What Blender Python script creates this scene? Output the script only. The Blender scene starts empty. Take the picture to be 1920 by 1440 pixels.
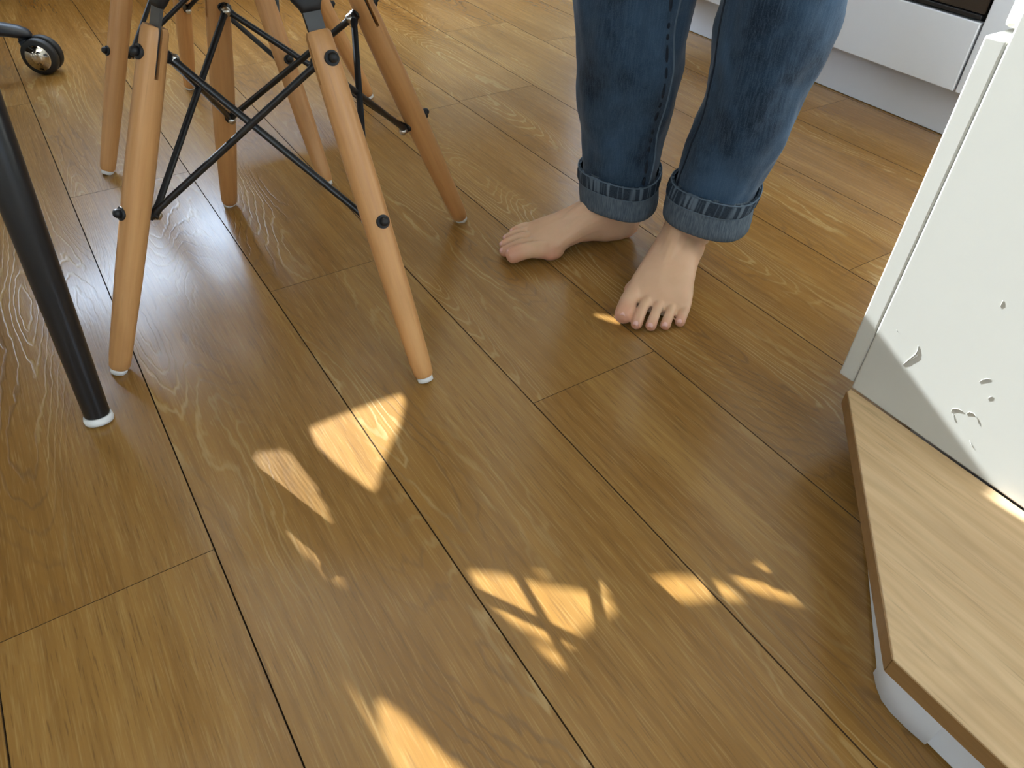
import bpy, bmesh, math, random
from mathutils import Vector, Matrix, noise
random.seed(7)
scene = bpy.context.scene
C = scene.collection
V = Vector
PI = math.pi

# ------------------------------------------------------------------ camera
CAM_H = 0.62
FPX = 1385.94
RIGHT = V((0.84084, -0.54061, 0.02710)).normalized()
FWD = V((0.41578, 0.61300, -0.67183)).normalized()
UP = RIGHT.cross(FWD).normalized()
RIGHT = FWD.cross(UP).normalized()
cam_d = bpy.data.cameras.new('camera')
cam_d.sensor_fit = 'HORIZONTAL'
cam_d.sensor_width = 36.0
cam_d.lens = 36.0 * FPX / 1920.0
cam_d.clip_start = 0.01
cam = bpy.data.objects.new('camera', cam_d)
C.objects.link(cam)
m = Matrix.Identity(4)
for i in range(3):
    m[i][0] = RIGHT[i]; m[i][1] = UP[i]; m[i][2] = -FWD[i]
m[2][3] = CAM_H
cam.matrix_world = m
scene.camera = cam

# ------------------------------------------------------------------ world, sun, exposure
world = bpy.data.worlds.new('world')
scene.world = world
world.use_nodes = True
bg = world.node_tree.nodes['Background']
bg.inputs['Color'].default_value = (0.60, 0.77, 1.0, 1)
bg.inputs['Strength'].default_value = 20.0
SUN_EL, SUN_AZ = math.radians(25.0), math.radians(-83.6)     # the sun comes in through the far window
SUN_DIR = V((math.cos(SUN_EL) * math.cos(SUN_AZ), math.cos(SUN_EL) * math.sin(SUN_AZ), -math.sin(SUN_EL)))
sun_d = bpy.data.lights.new('sun', 'SUN')
sun_d.energy = 23.5
sun_d.angle = math.radians(0.3)
sun_d.color = (0.90, 1.0, 1.10)
sun = bpy.data.objects.new('sun', sun_d)
C.objects.link(sun)
sun.rotation_euler = SUN_DIR.to_track_quat('-Z', 'Y').to_euler()
sun.location = (-.5, 5, 3)
vs = scene.view_settings
vs.view_transform = 'Standard'
vs.look = 'None'
vs.gamma = 1.0
vs.use_curve_mapping = False
vs.exposure = 0.03
scene.cycles.max_bounces = 5
scene.cycles.diffuse_bounces = 3
scene.cycles.glossy_bounces = 2
scene.cycles.use_adaptive_sampling = True
scene.cycles.adaptive_threshold = 0.05
scene.cycles.sample_clamp_indirect = 8.0

def portal(name, loc, normal, sx, sy):
    d = bpy.data.lights.new(name, 'AREA')
    d.shape = 'RECTANGLE'; d.size = sx; d.size_y = sy
    d.cycles.is_portal = True
    o = bpy.data.objects.new(name, d); C.objects.link(o)
    o.location = loc
    o.rotation_euler = V(normal).to_track_quat('-Z', 'Z').to_euler()
    return o

# ------------------------------------------------------------------ pixel of the photo -> real position
def ray(px, py):
    return RIGHT * ((px - 960) / FPX) - UP * ((py - 720) / FPX) + FWD
def fl(px, py, z=0.0):
    w = ray(px, py); t = (z - CAM_H) / w.z
    return V((w.x * t, w.y * t, z))
def on_upright(px, py, base):           # upright plane through base, square to the view
    r = V((RIGHT.x, RIGHT.y)).normalized(); n = V((-r.y, r.x))
    w = ray(px, py); t = (base[0] * n.x + base[1] * n.y) / (w.x * n.x + w.y * n.y)
    return V((w.x * t, w.y * t, CAM_H + w.z * t))

# ------------------------------------------------------------------ helpers
def link(o, parent=None):
    C.objects.link(o)
    if parent is not None:
        o.parent = parent
    return o
def tag(o, label, cat, group=None):
    o['label'] = label; o['category'] = cat
    if group: o['group'] = group
    return o
def empty(name, loc=(0, 0, 0), rz=0.0):
    o = bpy.data.objects.new(name, None)
    o.empty_display_size = 0.05
    o.location = loc; o.rotation_euler = (0, 0, rz)
    C.objects.link(o)
    return o
class MB:
    def __init__(s): s.v = []; s.f = []; s.sm = []
    def add(s, vs_, fs_, smooth=True):
        b = len(s.v); s.v += [V(p) for p in vs_]
        for f in fs_:
            s.f.append([i + b for i in f]); s.sm.append(smooth)
        return s
    def rings(s, rings, caps=True, smooth=True, closed=True):
        n = len(rings[0]); vs_ = [p for r in rings for p in r]; fs_ = []
        for i in range(len(rings) - 1):
            for j in range(n if closed else n - 1):
                k = (j + 1) % n
                fs_.append([i * n + j, i * n + k, (i + 1) * n + k, (i + 1) * n + j])
        b = len(s.v); s.v += [V(p) for p in vs_]
        for f in fs_:
            s.f.append([q + b for q in f]); s.sm.append(smooth)
        if caps:
            s.f.append([b + j for j in range(n)][::-1]); s.sm.append(False)
            s.f.append([b + (len(rings) - 1) * n + j for j in range(n)]); s.sm.append(False)
        return s
    def tube(s, pts, radii, n=16, caps=True, ref=None):
        pts = [V(p) for p in pts]
        if not hasattr(radii, '__len__'): radii = [radii] * len(pts)
        rs = []; prev = None
        for i, p in enumerate(pts):
            t = (pts[min(i + 1, len(pts) - 1)] - pts[max(i - 1, 0)]).normalized()
            if prev is None:
                a = V(ref) if ref is not None else (V((0, 0, 1)) if abs(t.z) < .9 else V((1, 0, 0)))
            else:
                a = prev
            x = (a - t * a.dot(t)).normalized(); prev = x
            y = t.cross(x)
            rs.append([p + (x * math.cos(2 * PI * k / n) + y * math.sin(2 * PI * k / n)) * radii[i] for k in range(n)])
        return s.rings(rs, caps)
    def box(s, lo, hi, mat=None):
        x0, y0, z0 = lo; x1, y1, z1 = hi
        p = [V(q) for q in ((x0, y0, z0), (x1, y0, z0), (x1, y1, z0), (x0, y1, z0), (x0, y0, z1), (x1, y0, z1), (x1, y1, z1), (x0, y1, z1))]
        if mat is not None: p = [mat @ q for q in p]
        return s.add(p, [(0, 3, 2, 1), (4, 5, 6, 7), (0, 1, 5, 4), (1, 2, 6, 5), (2, 3, 7, 6), (3, 0, 4, 7)], False)
    def ellipsoid(s, c, r, rot=None, n=16, mm=10):
        c = V(c); rs = []
        for i in range(1, mm):
            th = PI * i / mm
            rs.append([V((r[0] * math.sin(th) * math.cos(2 * PI * k / n), r[1] * math.sin(th) * math.sin(2 * PI * k / n), -r[2] * math.cos(th))) for k in range(n)])
        rs = [[(rot @ p if rot else p) + c for p in q] for q in rs]
        b = len(s.v); s.rings(rs, False)
        lo = V((0, 0, -r[2])); hi = V((0, 0, r[2]))
        if rot: lo = rot @ lo; hi = rot @ hi
        s.v += [lo + c, hi + c]; i0 = len(s.v) - 2; last = b + (mm - 2) * n
        for k in range(n):
            s.f.append([i0, b + (k + 1) % n, b + k]); s.sm.append(True)
            s.f.append([i0 + 1, last + k, last + (k + 1) % n]); s.sm.append(True)
        return s
    def prism(s, poly, z0, z1):
        n = len(poly)
        return s.add([V((p[0], p[1], z0)) for p in poly] + [V((p[0], p[1], z1)) for p in poly],
                     [list(range(n))[::-1], list(range(n, 2 * n))] + [[i, (i + 1) % n, n + (i + 1) % n, n + i] for i in range(n)], False)
    def mesh(s, name):
        me = bpy.data.meshes.new(name)
        me.from_pydata([tuple(p) for p in s.v], [], s.f)
        for p, q in zip(me.polygons, s.sm): p.use_smooth = q
        bm = bmesh.new(); bm.from_mesh(me)
        bmesh.ops.recalc_face_normals(bm, faces=bm.faces)
        bm.to_mesh(me); bm.free(); me.update()
        return me
    def build(s, name, mat, parent=None, bevel=0.0, seg=2):
        me = s.mesh(name)
        if bevel > 0:
            bm = bmesh.new(); bm.from_mesh(me)
            es = [e for e in bm.edges if len(e.link_faces) == 2 and e.calc_face_angle(0) > 0.5]
            for fc in bm.faces: fc.smooth = False
            rt = bmesh.ops.bevel(bm, geom=es, offset=bevel, segments=seg, profile=.5, affect='EDGES', clamp_overlap=True)
            for fc in rt['faces']: fc.smooth = True
            bm.to_mesh(me); bm.free()
        me.materials.append(mat)
        return link(bpy.data.objects.new(name, me), parent)

# ------------------------------------------------------------------ materials
def new_mat(name, col=(.8, .8, .8), rough=.5, metal=0.0, spec=.5):
    mt = bpy.data.materials.new(name); mt.use_nodes = True
    b = mt.node_tree.nodes['Principled BSDF']
    b.inputs['Base Color'].default_value = (*col, 1)
    b.inputs['Roughness'].default_value = rough
    b.inputs['Metallic'].default_value = metal
    b.inputs['Specular IOR Level'].default_value = spec
    return mt
class NT:
    def __init__(s, mt): s.t = mt.node_tree; s.b = s.t.nodes['Principled BSDF']
    def n(s, kind, ins=None, **props):
        nd = s.t.nodes.new(kind)
        for k, v in props.items(): setattr(nd, k, v)
        for k, v in (ins or {}).items():
            if isinstance(v, bpy.types.NodeSocket): s.t.links.new(v, nd.inputs[k])
            else: nd.inputs[k].default_value = v
        return nd
    def math(s, op, a, b=0.0, c=None, clamp=False):
        nd = s.t.nodes.new('ShaderNodeMath'); nd.operation = op; nd.use_clamp = clamp
        for i, v in enumerate((a, b) if c is None else (a, b, c)):
            if isinstance(v, bpy.types.NodeSocket): s.t.links.new(v, nd.inputs[i])
            else: nd.inputs[i].default_value = v
        return nd.outputs[0]
    def mix(s, fac, a, b, blend='MIX'):
        nd = s.t.nodes.new('ShaderNodeMix'); nd.data_type = 'RGBA'; nd.blend_type = blend
        for i, v in ((0, fac), (6, a), (7, b)):
            if isinstance(v, bpy.types.NodeSocket): s.t.links.new(v, nd.inputs[i])
            else: nd.inputs[i].default_value = v if i == 0 else (*v, 1)
        return nd.outputs[2]
    def ramp(s, fac, stops):
        nd = s.t.nodes.new('ShaderNodeValToRGB'); el = nd.color_ramp.elements
        while len(el) < len(stops): el.new(.5)
        for e, (p, c) in zip(el, stops):
            e.position = p; e.color = (c, c, c, 1) if not hasattr(c, '__len__') else (*c, 1)
        s.t.links.new(fac, nd.inputs[0])
        return nd.outputs[0]
    def out(s, **k):
        for q, v in k.items():
            nm = q.replace('_', ' ')
            if isinstance(v, bpy.types.NodeSocket): s.t.links.new(v, s.b.inputs[nm])
            else: s.b.inputs[nm].default_value = v
    def noise(s, vec, scale, detail=2.0, rough=.5, dist=0.0):
        return s.n('ShaderNodeTexNoise', {'Vector': vec, 'Scale': scale, 'Detail': detail, 'Roughness': rough, 'Distortion': dist}).outputs[0]
    def scaled(s, vec, sc):
        return s.n('ShaderNodeVectorMath', {0: vec, 1: sc}, operation='MULTIPLY').outputs[0]
    def bump(s, h, strength, dist=.001, normal=None):
        ins = {'Height': h, 'Strength': strength, 'Distance': dist}
        if normal is not None: ins['Normal'] = normal
        return s.n('ShaderNodeBump', ins).outputs[0]

def wood_floor():
    mt = new_mat('oak_laminate', rough=.34); T = NT(mt)
    tc = T.n('ShaderNodeTexCoord').outputs['Object']
    rnd = T.n('ShaderNodeObjectInfo').outputs['Random']
    off = T.n('ShaderNodeCombineXYZ', {0: T.math('MULTIPLY', rnd, 13.7), 1: T.math('MULTIPLY', rnd, 41.3), 2: T.math('MULTIPLY', rnd, 7.1)}).outputs[0]
    vec = T.n('ShaderNodeVectorMath', {0: tc, 1: off}, operation='ADD').outputs[0]
    # growth-ring field: contour lines of a noise stretched along the plank
    fvec = T.scaled(vec, (1.0, 0.16, 1.0))
    field = T.noise(fvec, 7.5, 1.5, .45, .3)
    wob = T.noise(T.scaled(vec, (1.0, .25, 1.0)), 120.0, 1.0)
    f2 = T.math('ADD', T.math('MULTIPLY', field, 46.0), T.math('MULTIPLY', wob, .9))
    ringpos = T.math('PINGPONG', f2, .5)
    line = T.ramp(ringpos, [(0.0, 1.0), (.06, .8), (.17, 0.0)])
    zone = T.noise(T.scaled(vec, (1, .30, 1)), 7.0, 1.0)
    line = T.math('MULTIPLY', line, T.ramp(zone, [(.42, .10), (.62, 1.0)]))
    # straight fine grain and pores
    gr = T.noise(T.scaled(vec, (1.0, .022, 1.0)), 150.0, 2.0, .6)
    fine = T.noise(T.scaled(vec, (1.0, .040, 1.0)), 620.0, 1.0, .6)
    pore = T.math('MULTIPLY', T.ramp(fine, [(.63, 0.0), (.72, 1.0)]), T.ramp(zone, [(.35, 1.0), (.60, .15)]))
    broad = T.noise(T.scaled(vec, (1.0, .10, 1.0)), 15.0, 2.0, .55)
    col = T.mix(T.ramp(broad, [(.33, 0.0), (.68, 1.0)]), (.274, .131, .029), (.366, .196, .053))
    tint = T.n('ShaderNodeTexWhiteNoise', {'W': rnd}, noise_dimensions='1D').outputs['Value']
    col = T.mix(T.math('MULTIPLY', tint, .35), col, (.295, .140, .034))
    col = T.mix(T.math('MULTIPLY', T.ramp(gr, [(.36, 1.0), (.62, 0.0)]), .36), col, (.170, .080, .021))
    col = T.mix(T.math('MULTIPLY', T.ramp(fine, [(.25, 1.0), (.45, 0.0)]), .30), col, (.50, .315, .115))
    sel = T.ramp(broad, [(.47, 0.0), (.55, 1.0)])
    pale = T.math('MULTIPLY', line, sel)
    dark = T.math('SUBTRACT', line, pale)
    col = T.mix(T.math('MULTIPLY', pale, .46), col, (.56, .38, .165))
    col = T.mix(T.math('MULTIPLY', dark, .46), col, (.15, .08, .035))
    col = T.mix(T.math('MULTIPLY', pore, .45), col, (.11, .06, .024))
    hgt = T.math('SUBTRACT', T.math('MULTIPLY', fine, -.5), line)
    T.out(Base_Color=col, Normal=T.bump(hgt, .35, .0006), Roughness=.27, Specular_IOR_Level=.32, Coat_Weight=.32, Coat_Roughness=.16)
    return mt

def wood_board(name, c0, c1, along, rough=.45, contrast=1.0):
    mt = new_mat(name, rough=rough); T = NT(mt)
    tc = T.n('ShaderNodeTexCoord').outputs['Object']
    sc = {'x': (.05, 1, 1), 'y': (1, .05, 1), 'z': (1, 1, .05)}[along]
    sc2 = {'x': (.14, 1, 1), 'y': (1, .14, 1), 'z': (1, 1, .14)}[along]
    g = T.noise(T.scaled(tc, sc), 110.0, 3.0, .6)
    b = T.noise(T.scaled(tc, sc2), 14.0, 2.0, .5, .4)
    ring = T.ramp(T.math('PINGPONG', T.math('MULTIPLY', b, 14.0), .5), [(0.0, 1.0), (.3, 0.0)])
    col = T.mix(T.ramp(g, [(.3, 0.0), (.7, 1.0)]), c0, c1)
    dk = tuple(q * .55 for q in c0)
    col = T.mix(T.math('MULTIPLY', ring, .16 * contrast), col, dk)
    col = T.mix(T.math('MULTIPLY', T.ramp(T.noise(T.scaled(tc, sc), 60.0, 2.0, .6), [(.50, 0.0), (.66, 1.0)]), .20 * contrast), col, dk)
    p = T.ramp(T.noise(T.scaled(tc, sc), 330.0, 1.0), [(.66, 0.0), (.76, 1.0)])
    col = T.mix(T.math('MULTIPLY', p, .4 * contrast), col, dk)
    T.out(Base_Color=col, Normal=T.bump(T.math('SUBTRACT', g, T.math('MULTIPLY', p, .6)), .12, .0005))
    return mt

def denim():
    mt = new_mat('blue_denim', rough=.9, spec=.2); T = NT(mt)
    tc = T.n('ShaderNodeTexCoord').outputs['Object']
    big = T.noise(tc, 11.0, 3.0, .6)
    streak = T.noise(T.scaled(tc, (1, 1, .07)), 500.0, 2.0, .6)
    grain = T.noise(tc, 900.0, 2.0, .7)
    col = T.mix(T.ramp(big, [(.36, 0.0), (.68, 1.0)]), (.008, .018, .037), (.038, .080, .140))
    col = T.mix(T.math('MULTIPLY', T.ramp(streak, [(.42, 0.0), (.72, 1.0)]), .35), col, (.080, .125, .180))
    col = T.mix(T.math('MULTIPLY', T.ramp(grain, [(.5, 0.0), (.8, 1.0)]), .4), col, (.115, .165, .225))
    T.out(Base_Color=col, Normal=T.bump(T.math('ADD', grain, streak), .35, .0006), Sheen_Weight=.15)
    return mt
def cuff_denim():
    mt = new_mat('denim_underside', rough=.95, spec=.15); T = NT(mt)
    tc = T.n('ShaderNodeTexCoord').outputs['Object']
    st = T.noise(T.scaled(tc, (1, 1, .1)), 600.0, 2.0, .6)
    g = T.noise(tc, 700.0, 2.0, .7)
    col = T.mix(T.ramp(st, [(.35, 0.0), (.7, 1.0)]), (.075, .100, .130), (.150, .185, .220))
    T.out(Base_Color=col, Normal=T.bump(g, .4, .0006))
    return mt
def hem_denim():
    mt = new_mat('puckered_hem_denim', rough=.9, spec=.15); T = NT(mt)
    tc = T.n('ShaderNodeTexCoord').outputs['UV']
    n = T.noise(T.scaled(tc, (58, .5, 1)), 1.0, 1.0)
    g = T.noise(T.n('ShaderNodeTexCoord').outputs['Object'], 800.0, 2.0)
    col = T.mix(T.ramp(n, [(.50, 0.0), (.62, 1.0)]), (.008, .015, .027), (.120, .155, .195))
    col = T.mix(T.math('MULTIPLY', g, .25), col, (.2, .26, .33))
    T.out(Base_Color=col, Normal=T.bump(g, .4, .0006))
    return mt
def skin():
    mt = new_mat('skin', rough=.48, spec=.4); T = NT(mt)
    tc = T.n('ShaderNodeTexCoord').outputs['Object']
    at = T.n('ShaderNodeAttribute', attribute_name='flush').outputs['Fac']
    n = T.noise(tc, 45.0, 3.0)
    col = T.mix(n, (.64, .380, .228), (.74, .470, .305))
    col = T.mix(T.math('MULTIPLY', at, .60), col, (.62, .25, .165))
    T.out(Base_Color=col, Subsurface_Weight=.22, Subsurface_Scale=.008, Normal=T.bump(T.noise(tc, 600.0, 2.0), .08, .0005))
    T.b.inputs['Subsurface Radius'].default_value = (1.0, .35, .2)
    return mt
def white_paint(name, col, rough=.4, bump=.0, spec=.5):
    mt = new_mat(name, col, rough, 0, spec); T = NT(mt)
    tc = T.n('ShaderNodeTexCoord').outputs['Object']
    n = T.noise(tc, 60.0, 3.0)
    c = T.mix(T.math('MULTIPLY', n, .12), col, tuple(q * .86 for q in col))
    hs = T.math('ADD', T.math('MULTIPLY', T.noise(tc, 90.0, 3.0), 1.0), T.math('MULTIPLY', T.noise(tc, 14.0, 1.0), 1.0))
    T.out(Base_Color=c)
    if bump: T.out(Normal=T.bump(hs, bump, .002))
    return mt

M = dict(
    floor=wood_floor(),
    bevel=new_mat('dark_plank_bevel', (.095, .052, .022), .7, 0, .15),
    sub=new_mat('dark_underlay', (.035, .022, .012), .9),
    beech=wood_board('beech_leg', (.56, .265, .090), (.70, .370, .140), 'z', .42, .5),
    oak=wood_board('light_oak_board', (.60, .385, .190), (.73, .50, .270), 'y', .45, .9),
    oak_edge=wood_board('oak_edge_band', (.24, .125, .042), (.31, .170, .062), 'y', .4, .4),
    black=new_mat('black_powder_coat', (.012, .012, .013), .32),
    rubber=new_mat('black_rubber', (.012, .012, .013), .55),
    steel=new_mat('zinc_steel', (.62, .60, .56), .28, 1.0),
    plate=new_mat('grey_steel_plate', (.10, .10, .10), .38, .8),
    pad=new_mat('white_felt_pad', (.78, .76, .72), .8),
    chrome=new_mat('chrome', (.78, .74, .66), .12, 1.0),
    navy=new_mat('dark_navy_plastic', (.016, .020, .030), .42),
    shell=new_mat('white_plastic_shell', (.75, .75, .74), .35),
    sidewood=wood_board('dark_walnut', (.10, .055, .028), (.15, .085, .045), 'x', .5),
    tablewood=new_mat('dark_table_top', (.16, .15, .145), .5),
    cab=white_paint('white_cabinet_paint', (.615, .59, .515), .6, .012, .2),
    kitchen=white_paint('grey_white_laminate', (.70, .71, .745), .35),
    plinth=white_paint('plinth_laminate', (.64, .655, .71), .4),
    basew=white_paint('white_base_plastic', (.72, .73, .75), .35),
    wall=white_paint('cream_wall', (.82, .75, .62), .8),
    glassdark=new_mat('dark_oven_glass', (.035, .024, .017), .12),
    blackgap=new_mat('black_trim', (.01, .01, .011), .35),
    denim=denim(), cuff=cuff_denim(), hem=hem_denim(), skin=skin(),
    thread=new_mat('pale_seam_denim', (.10, .14, .185), .9),
    seamdark=new_mat('dark_seam_denim', (.008, .014, .026), .9),
    nail=new_mat('polished_nail', (.80, .47, .40), .12, 0, .6),
    shirt=new_mat('grey_knit', (.35, .34, .33), .9),
    hair=new_mat('brown_hair', (.06, .035, .02), .6),
    gobo=wood_board('pale_gobo_wood', (.50, .40, .28), (.60, .50, .36), 'z', .6),
)

# ================================================================== THE SETTING
RX0, RX1, RY0, RY1, RZ = -1.7, 2.15, -2.2, 3.2, 2.6
def structure(o):
    o['kind'] = 'structure'; return o
PW = 0.1935
fb = MB(); fb.box((RX0 - .1, RY0 - .1, -.10), (RX1 + .1, RY1 + .1, -.008))
floor = structure(fb.build('floor', M['sub']))
floor['label'] = 'oak laminate plank floor with dark bevelled joints'; floor['category'] = 'floor'
JOINT = {-1: .513, 0: 1.336, 1: .908, 2: .523, 3: 1.375, 4: .10, 5: .517, 6: 1.62, 7: .978, -2: 1.1, 8: .3}
PL = 1.285
plank_meshes = {}
def plank_mesh(w, l):
    key = (round(w, 4), round(l, 4))
    if key in plank_meshes: return plank_meshes[key]
    g, gl, c, d = .0003, .00012, .0005, .0012
    cl = .0003
    mb = MB()
    def ring(x0, x1, y0, y1, z): return [V((x0, y0, z)), V((x1, y0, z)), V((x1, y1, z)), V((x0, y1, z))]
    rs = [ring(g, w - g, gl, l - gl, -.0078), ring(g, w - g, gl, l - gl, -d), ring(g + c, w - g - c, gl + cl, l - gl - cl, 0)]
    mb.rings(rs, True, False)
    me = mb.mesh('plank'); me.materials.append(M['floor']); me.materials.append(M['bevel'])
    for p in me.polygons:
        if p.normal.z < .9: p.material_index = 1
    plank_meshes[key] = me
    return me
k = math.floor(RX0 / PW)
while k * PW < RX1:
    x0 = max(k * PW, RX0); x1 = min((k + 1) * PW, RX1)
    y = JOINT.get(k, (k * .437) % PL)
    while y > RY0: y -= PL
    while y < RY1:
        a, b = max(y, RY0), min(y + PL, RY1)
        if b - a > .02 and x1 - x0 > .01:
            p = bpy.data.objects.new('plank', plank_mesh(x1 - x0, b - a))
            link(p, floor); p.location = (x0, a, 0)
        y += PL
    k += 1

def wall(name, axis, pos, out, u0, u1, holes=()):
    # upright wall at x=pos or y=pos, thickness towards out, with rectangular openings side by side
    mb = MB(); t = .12 * out
    def bx(a0, a1, z0, z1):
        lo, hi = sorted((pos, pos + t))
        if axis == 'x': mb.box((lo, a0, z0), (hi, a1, z1))
        else: mb.box((a0, lo, z0), (a1, hi, z1))
    u = u0
    for h0, h1, z0, z1 in holes:
        if h0 > u + 1e-4: bx(u, h0, 0, RZ)
        bx(h0, h1, z1, RZ); bx(h0, h1, 0, z0); u = h1
    bx(u, u1, 0, RZ)
    return structure(mb.build(name, M['wall']))
W1 = (-1.6, -1.15, 1.0, 2.1)           # window opening in the left wall (y0, y1, z0, z1)
W2 = (-.90, .366, 1.172, 2.10)       # high window and the taller one beside it in the far wall (x0, x1, z0, z1)
W3 = (.370, 1.20, .95, 2.10)
W4 = (.75, 1.85, 1.0, 2.1)            # added window behind the camera, out of view, as fill light
wall('wall_left', 'x', RX0, -1, RY0, RY1, [W1])
wall('wall_back', 'y', RY1, 1, RX0 - .12, RX1 + .12, [W2, W3])
wall('wall_right', 'x', RX1, 1, RY0, RY1)
wall('wall_front', 'y', RY0, -1, RX0 - .12, RX1 + .12, [W4])
cb = MB(); cb.box((RX0 - .12, RY0 - .12, RZ), (RX1 + .12, RY1 + .12, RZ + .1)); structure(cb.build('ceiling', M['wall']))
def window(name, axis, pos, o):
    u0, u1, z0, z1 = o; w = .025; mb = MB()
    def bx(a0, a1, b0, b1):
        if axis == 'x': mb.box((pos - .07, a0, b0), (pos - .02, a1, b1))
        elif pos < 0: mb.box((a0, pos - .07, b0), (a1, pos - .02, b1))
        else: mb.box((a0, pos + .02, b0), (a1, pos + .07, b1))
    bx(u0, u0 + w, z0, z1); bx(u1 - w, u1, z0, z1); bx(u0 + w, u1 - w, z0, z0 + w); bx(u0 + w, u1 - w, z1 - w, z1)
    return structure(mb.build(name, M['shell']))
window('window_1', 'x', RX0, W1)
window('window_2', 'y', RY1, W2)
window('window_3', 'y', RY1, W3)
window('fill_window', 'y', RY0, W4)
portal('portal_one', (RX0 - .10, (W1[0] + W1[1]) / 2, (W1[2] + W1[3]) / 2), (1, 0, 0), W1[1] - W1[0], W1[3] - W1[2])
portal('portal_two', ((W2[0] + W3[1]) / 2, RY1 + .10, (W3[2] + W2[3]) / 2), (0, -1, 0), W3[1] - W2[0], W2[3] - W3[2])

portal('portal_three', ((W4[0] + W4[1]) / 2, RY0 - .10, (W4[2] + W4[3]) / 2), (0, 1, 0), W4[1] - W4[0], W4[3] - W4[2])

# ================================================================== KITCHEN RUN ALONG THE RIGHT WALL
KX = 1.51
def bar(mb, lo, hi): mb.box(lo, hi); return mb
oven = empty('oven_unit', (KX, 1.04, 0))
tag(oven, 'white kitchen unit with a drawer below a dark built-in oven', 'kitchen unit')
def ob(lo, hi, name, mat, parent, org, bevel=.0015):
    mb = MB(); mb.box([a - b for a, b in zip(lo, org)], [a - b for a, b in zip(hi, org)])
    return mb.build(name, mat, parent, bevel)
og = (KX, 1.04, 0)
YG = .742
ob((KX + .022, YG + .002, .098), (RX1 - .01, 1.340, .86), 'carcass', M['blackgap'], oven, og, 0)
ob((KX, YG + .0025, .100), (KX + .019, 1.3395, .2235), 'drawer_front', M['kitchen'], oven, og, .002)
ovn = ob((KX + .004, YG + .005, .236), (KX + .02, 1.337, .825), 'oven_door', M['glassdark'], oven, og, .002)
ob((KX - .001, YG + .0055, .2285), (KX + .012, 1.3365, .2355), 'lower_trim', M['blackgap'], oven, og, .001)
hd = MB(); hd.tube([(-.04, -.24, .74), (-.04, .24, .74)], .009, 12)
for s in (-.22, .22): hd.tube([(-.04, s, .74), (.006, s, .74)], .006, 8)
h_ = hd.build('handle', M['steel'], ovn)
unit2 = empty('base_unit', (KX, .44, 0)); og = (KX, .44, 0)
tag(unit2, 'grey-white tall-fronted kitchen unit beside the oven unit, nearest the cabinet', 'kitchen unit')
ob((KX + .022, .36, .098), (RX1 - .01, YG - .0005, .86), 'carcass', M['blackgap'], unit2, og, 0)
ob((KX, .36, .100), (KX + .019, YG - .0025, .84), 'door', M['kitchen'], unit2, og, .002)
unit3 = empty('base_unit', (KX, 1.64, 0)); og = (KX, 1.64, 0)
tag(unit3, 'grey-white kitchen base unit seen between the jeans legs', 'kitchen unit')
ob((KX + .022, 1.342, .098), (RX1 - .01, 1.94, .86), 'carcass', M['blackgap'], unit3, og, 0)
ob((KX, 1.3425, .100), (KX + .019, 1.9375, .84), 'door', M['kitchen'], unit3, og, .002)
pl = MB(); pl.box((KX + .047, .0, .0012), (KX + .063, 1.94, .0975))
pl_o = pl.build('plinth', M['plinth'], None, .001); tag(pl_o, 'grey-white plinth board along the floor under the kitchen units', 'plinth')
wt = MB(); wt.box((KX - .02, .36, .861), (RX1 - .005, 1.96, .899))
tag(wt.build('worktop', M['oak'], None, .003), 'long worktop over the kitchen units', 'worktop')

# ================================================================== WHITE PENINSULA CABINET AND LOW WOODEN STEP
CX = .647
cabn = empty('kitchen_cabinet', (CX, 0, 0)); og = (CX, 0, 0)
tag(cabn, 'tall white cabinet with sunlit scratched side panel rising from the wooden step', 'cabinet')
ob((CX, -.62, .0835), (CX + .018, .2935, .92), 'side_panel', M['cab'], cabn, og, .0022)
ob((CX + .019, -.62, .10), (KX - .001, .292, .92), 'carcass', M['cab'], cabn, og, 0)
ob((CX + .05, -.60, .0015), (KX - .001, .235, .0995), 'plinth', M['plinth'], cabn, og, 0)
ob((CX + .0004, .2938, .090), (KX - .62, .3125, .4435), 'door', M['cab'], cabn, og, .0020)
ob((CX + .012, .2955, .449), (KX - .62, .3085, .88), 'upper_door', M['cab'], cabn, og, .004)
ob((CX - .02, -.64, .921), (KX - .022, .33, .955), 'cabinet_top', M['oak'], cabn, og, .002)
# peeled flakes of paint on the side panel
def panel_pt(px, py):
    w = ray(px, py); t = CX / w.x
    return V((0, w.y * t, CAM_H + w.z * t))
def flake(pts, r):
    r *= .5
    ps = [panel_pt(*p) for p in pts]
    mb = MB(); mb.tube([(-.0002, p.y, p.z) for p in ps], [r * q for q in ([.35] + [1.0] * (len(ps) - 2) + [.3])], 6)
    o = mb.build('paint_flake', M['cab'], cabn)
    return o
flake([(1693, 684), (1700, 678), (1708, 671), (1717, 664), (1721, 657), (1722, 648)], .0009)
flake([(1700, 680), (1708, 674), (1713, 672), (1721, 666), (1722, 659)], .0007)
flake([(1783, 772), (1787, 766), (1793, 766), (1800, 768), (1806, 772)], .0007)
flake([(1812, 776), (1818, 772), (1826, 775), (1832, 783), (1836, 796)], .0007)
flake([(1787, 775), (1789, 784), (1791, 790)], .0006)
flake([(1836, 716), (1842, 712), (1850, 710), (1858, 711)], .0005)
flake([(1852, 748), (1857, 744), (1861, 743)], .0006)
flake([(1818, 826), (1822, 834), (1826, 841)], .0007)
flake([(1681, 618), (1683, 622)], .0009)
flake([(1875, 575), (1879, 568), (1881, 563)], .0006)

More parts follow.
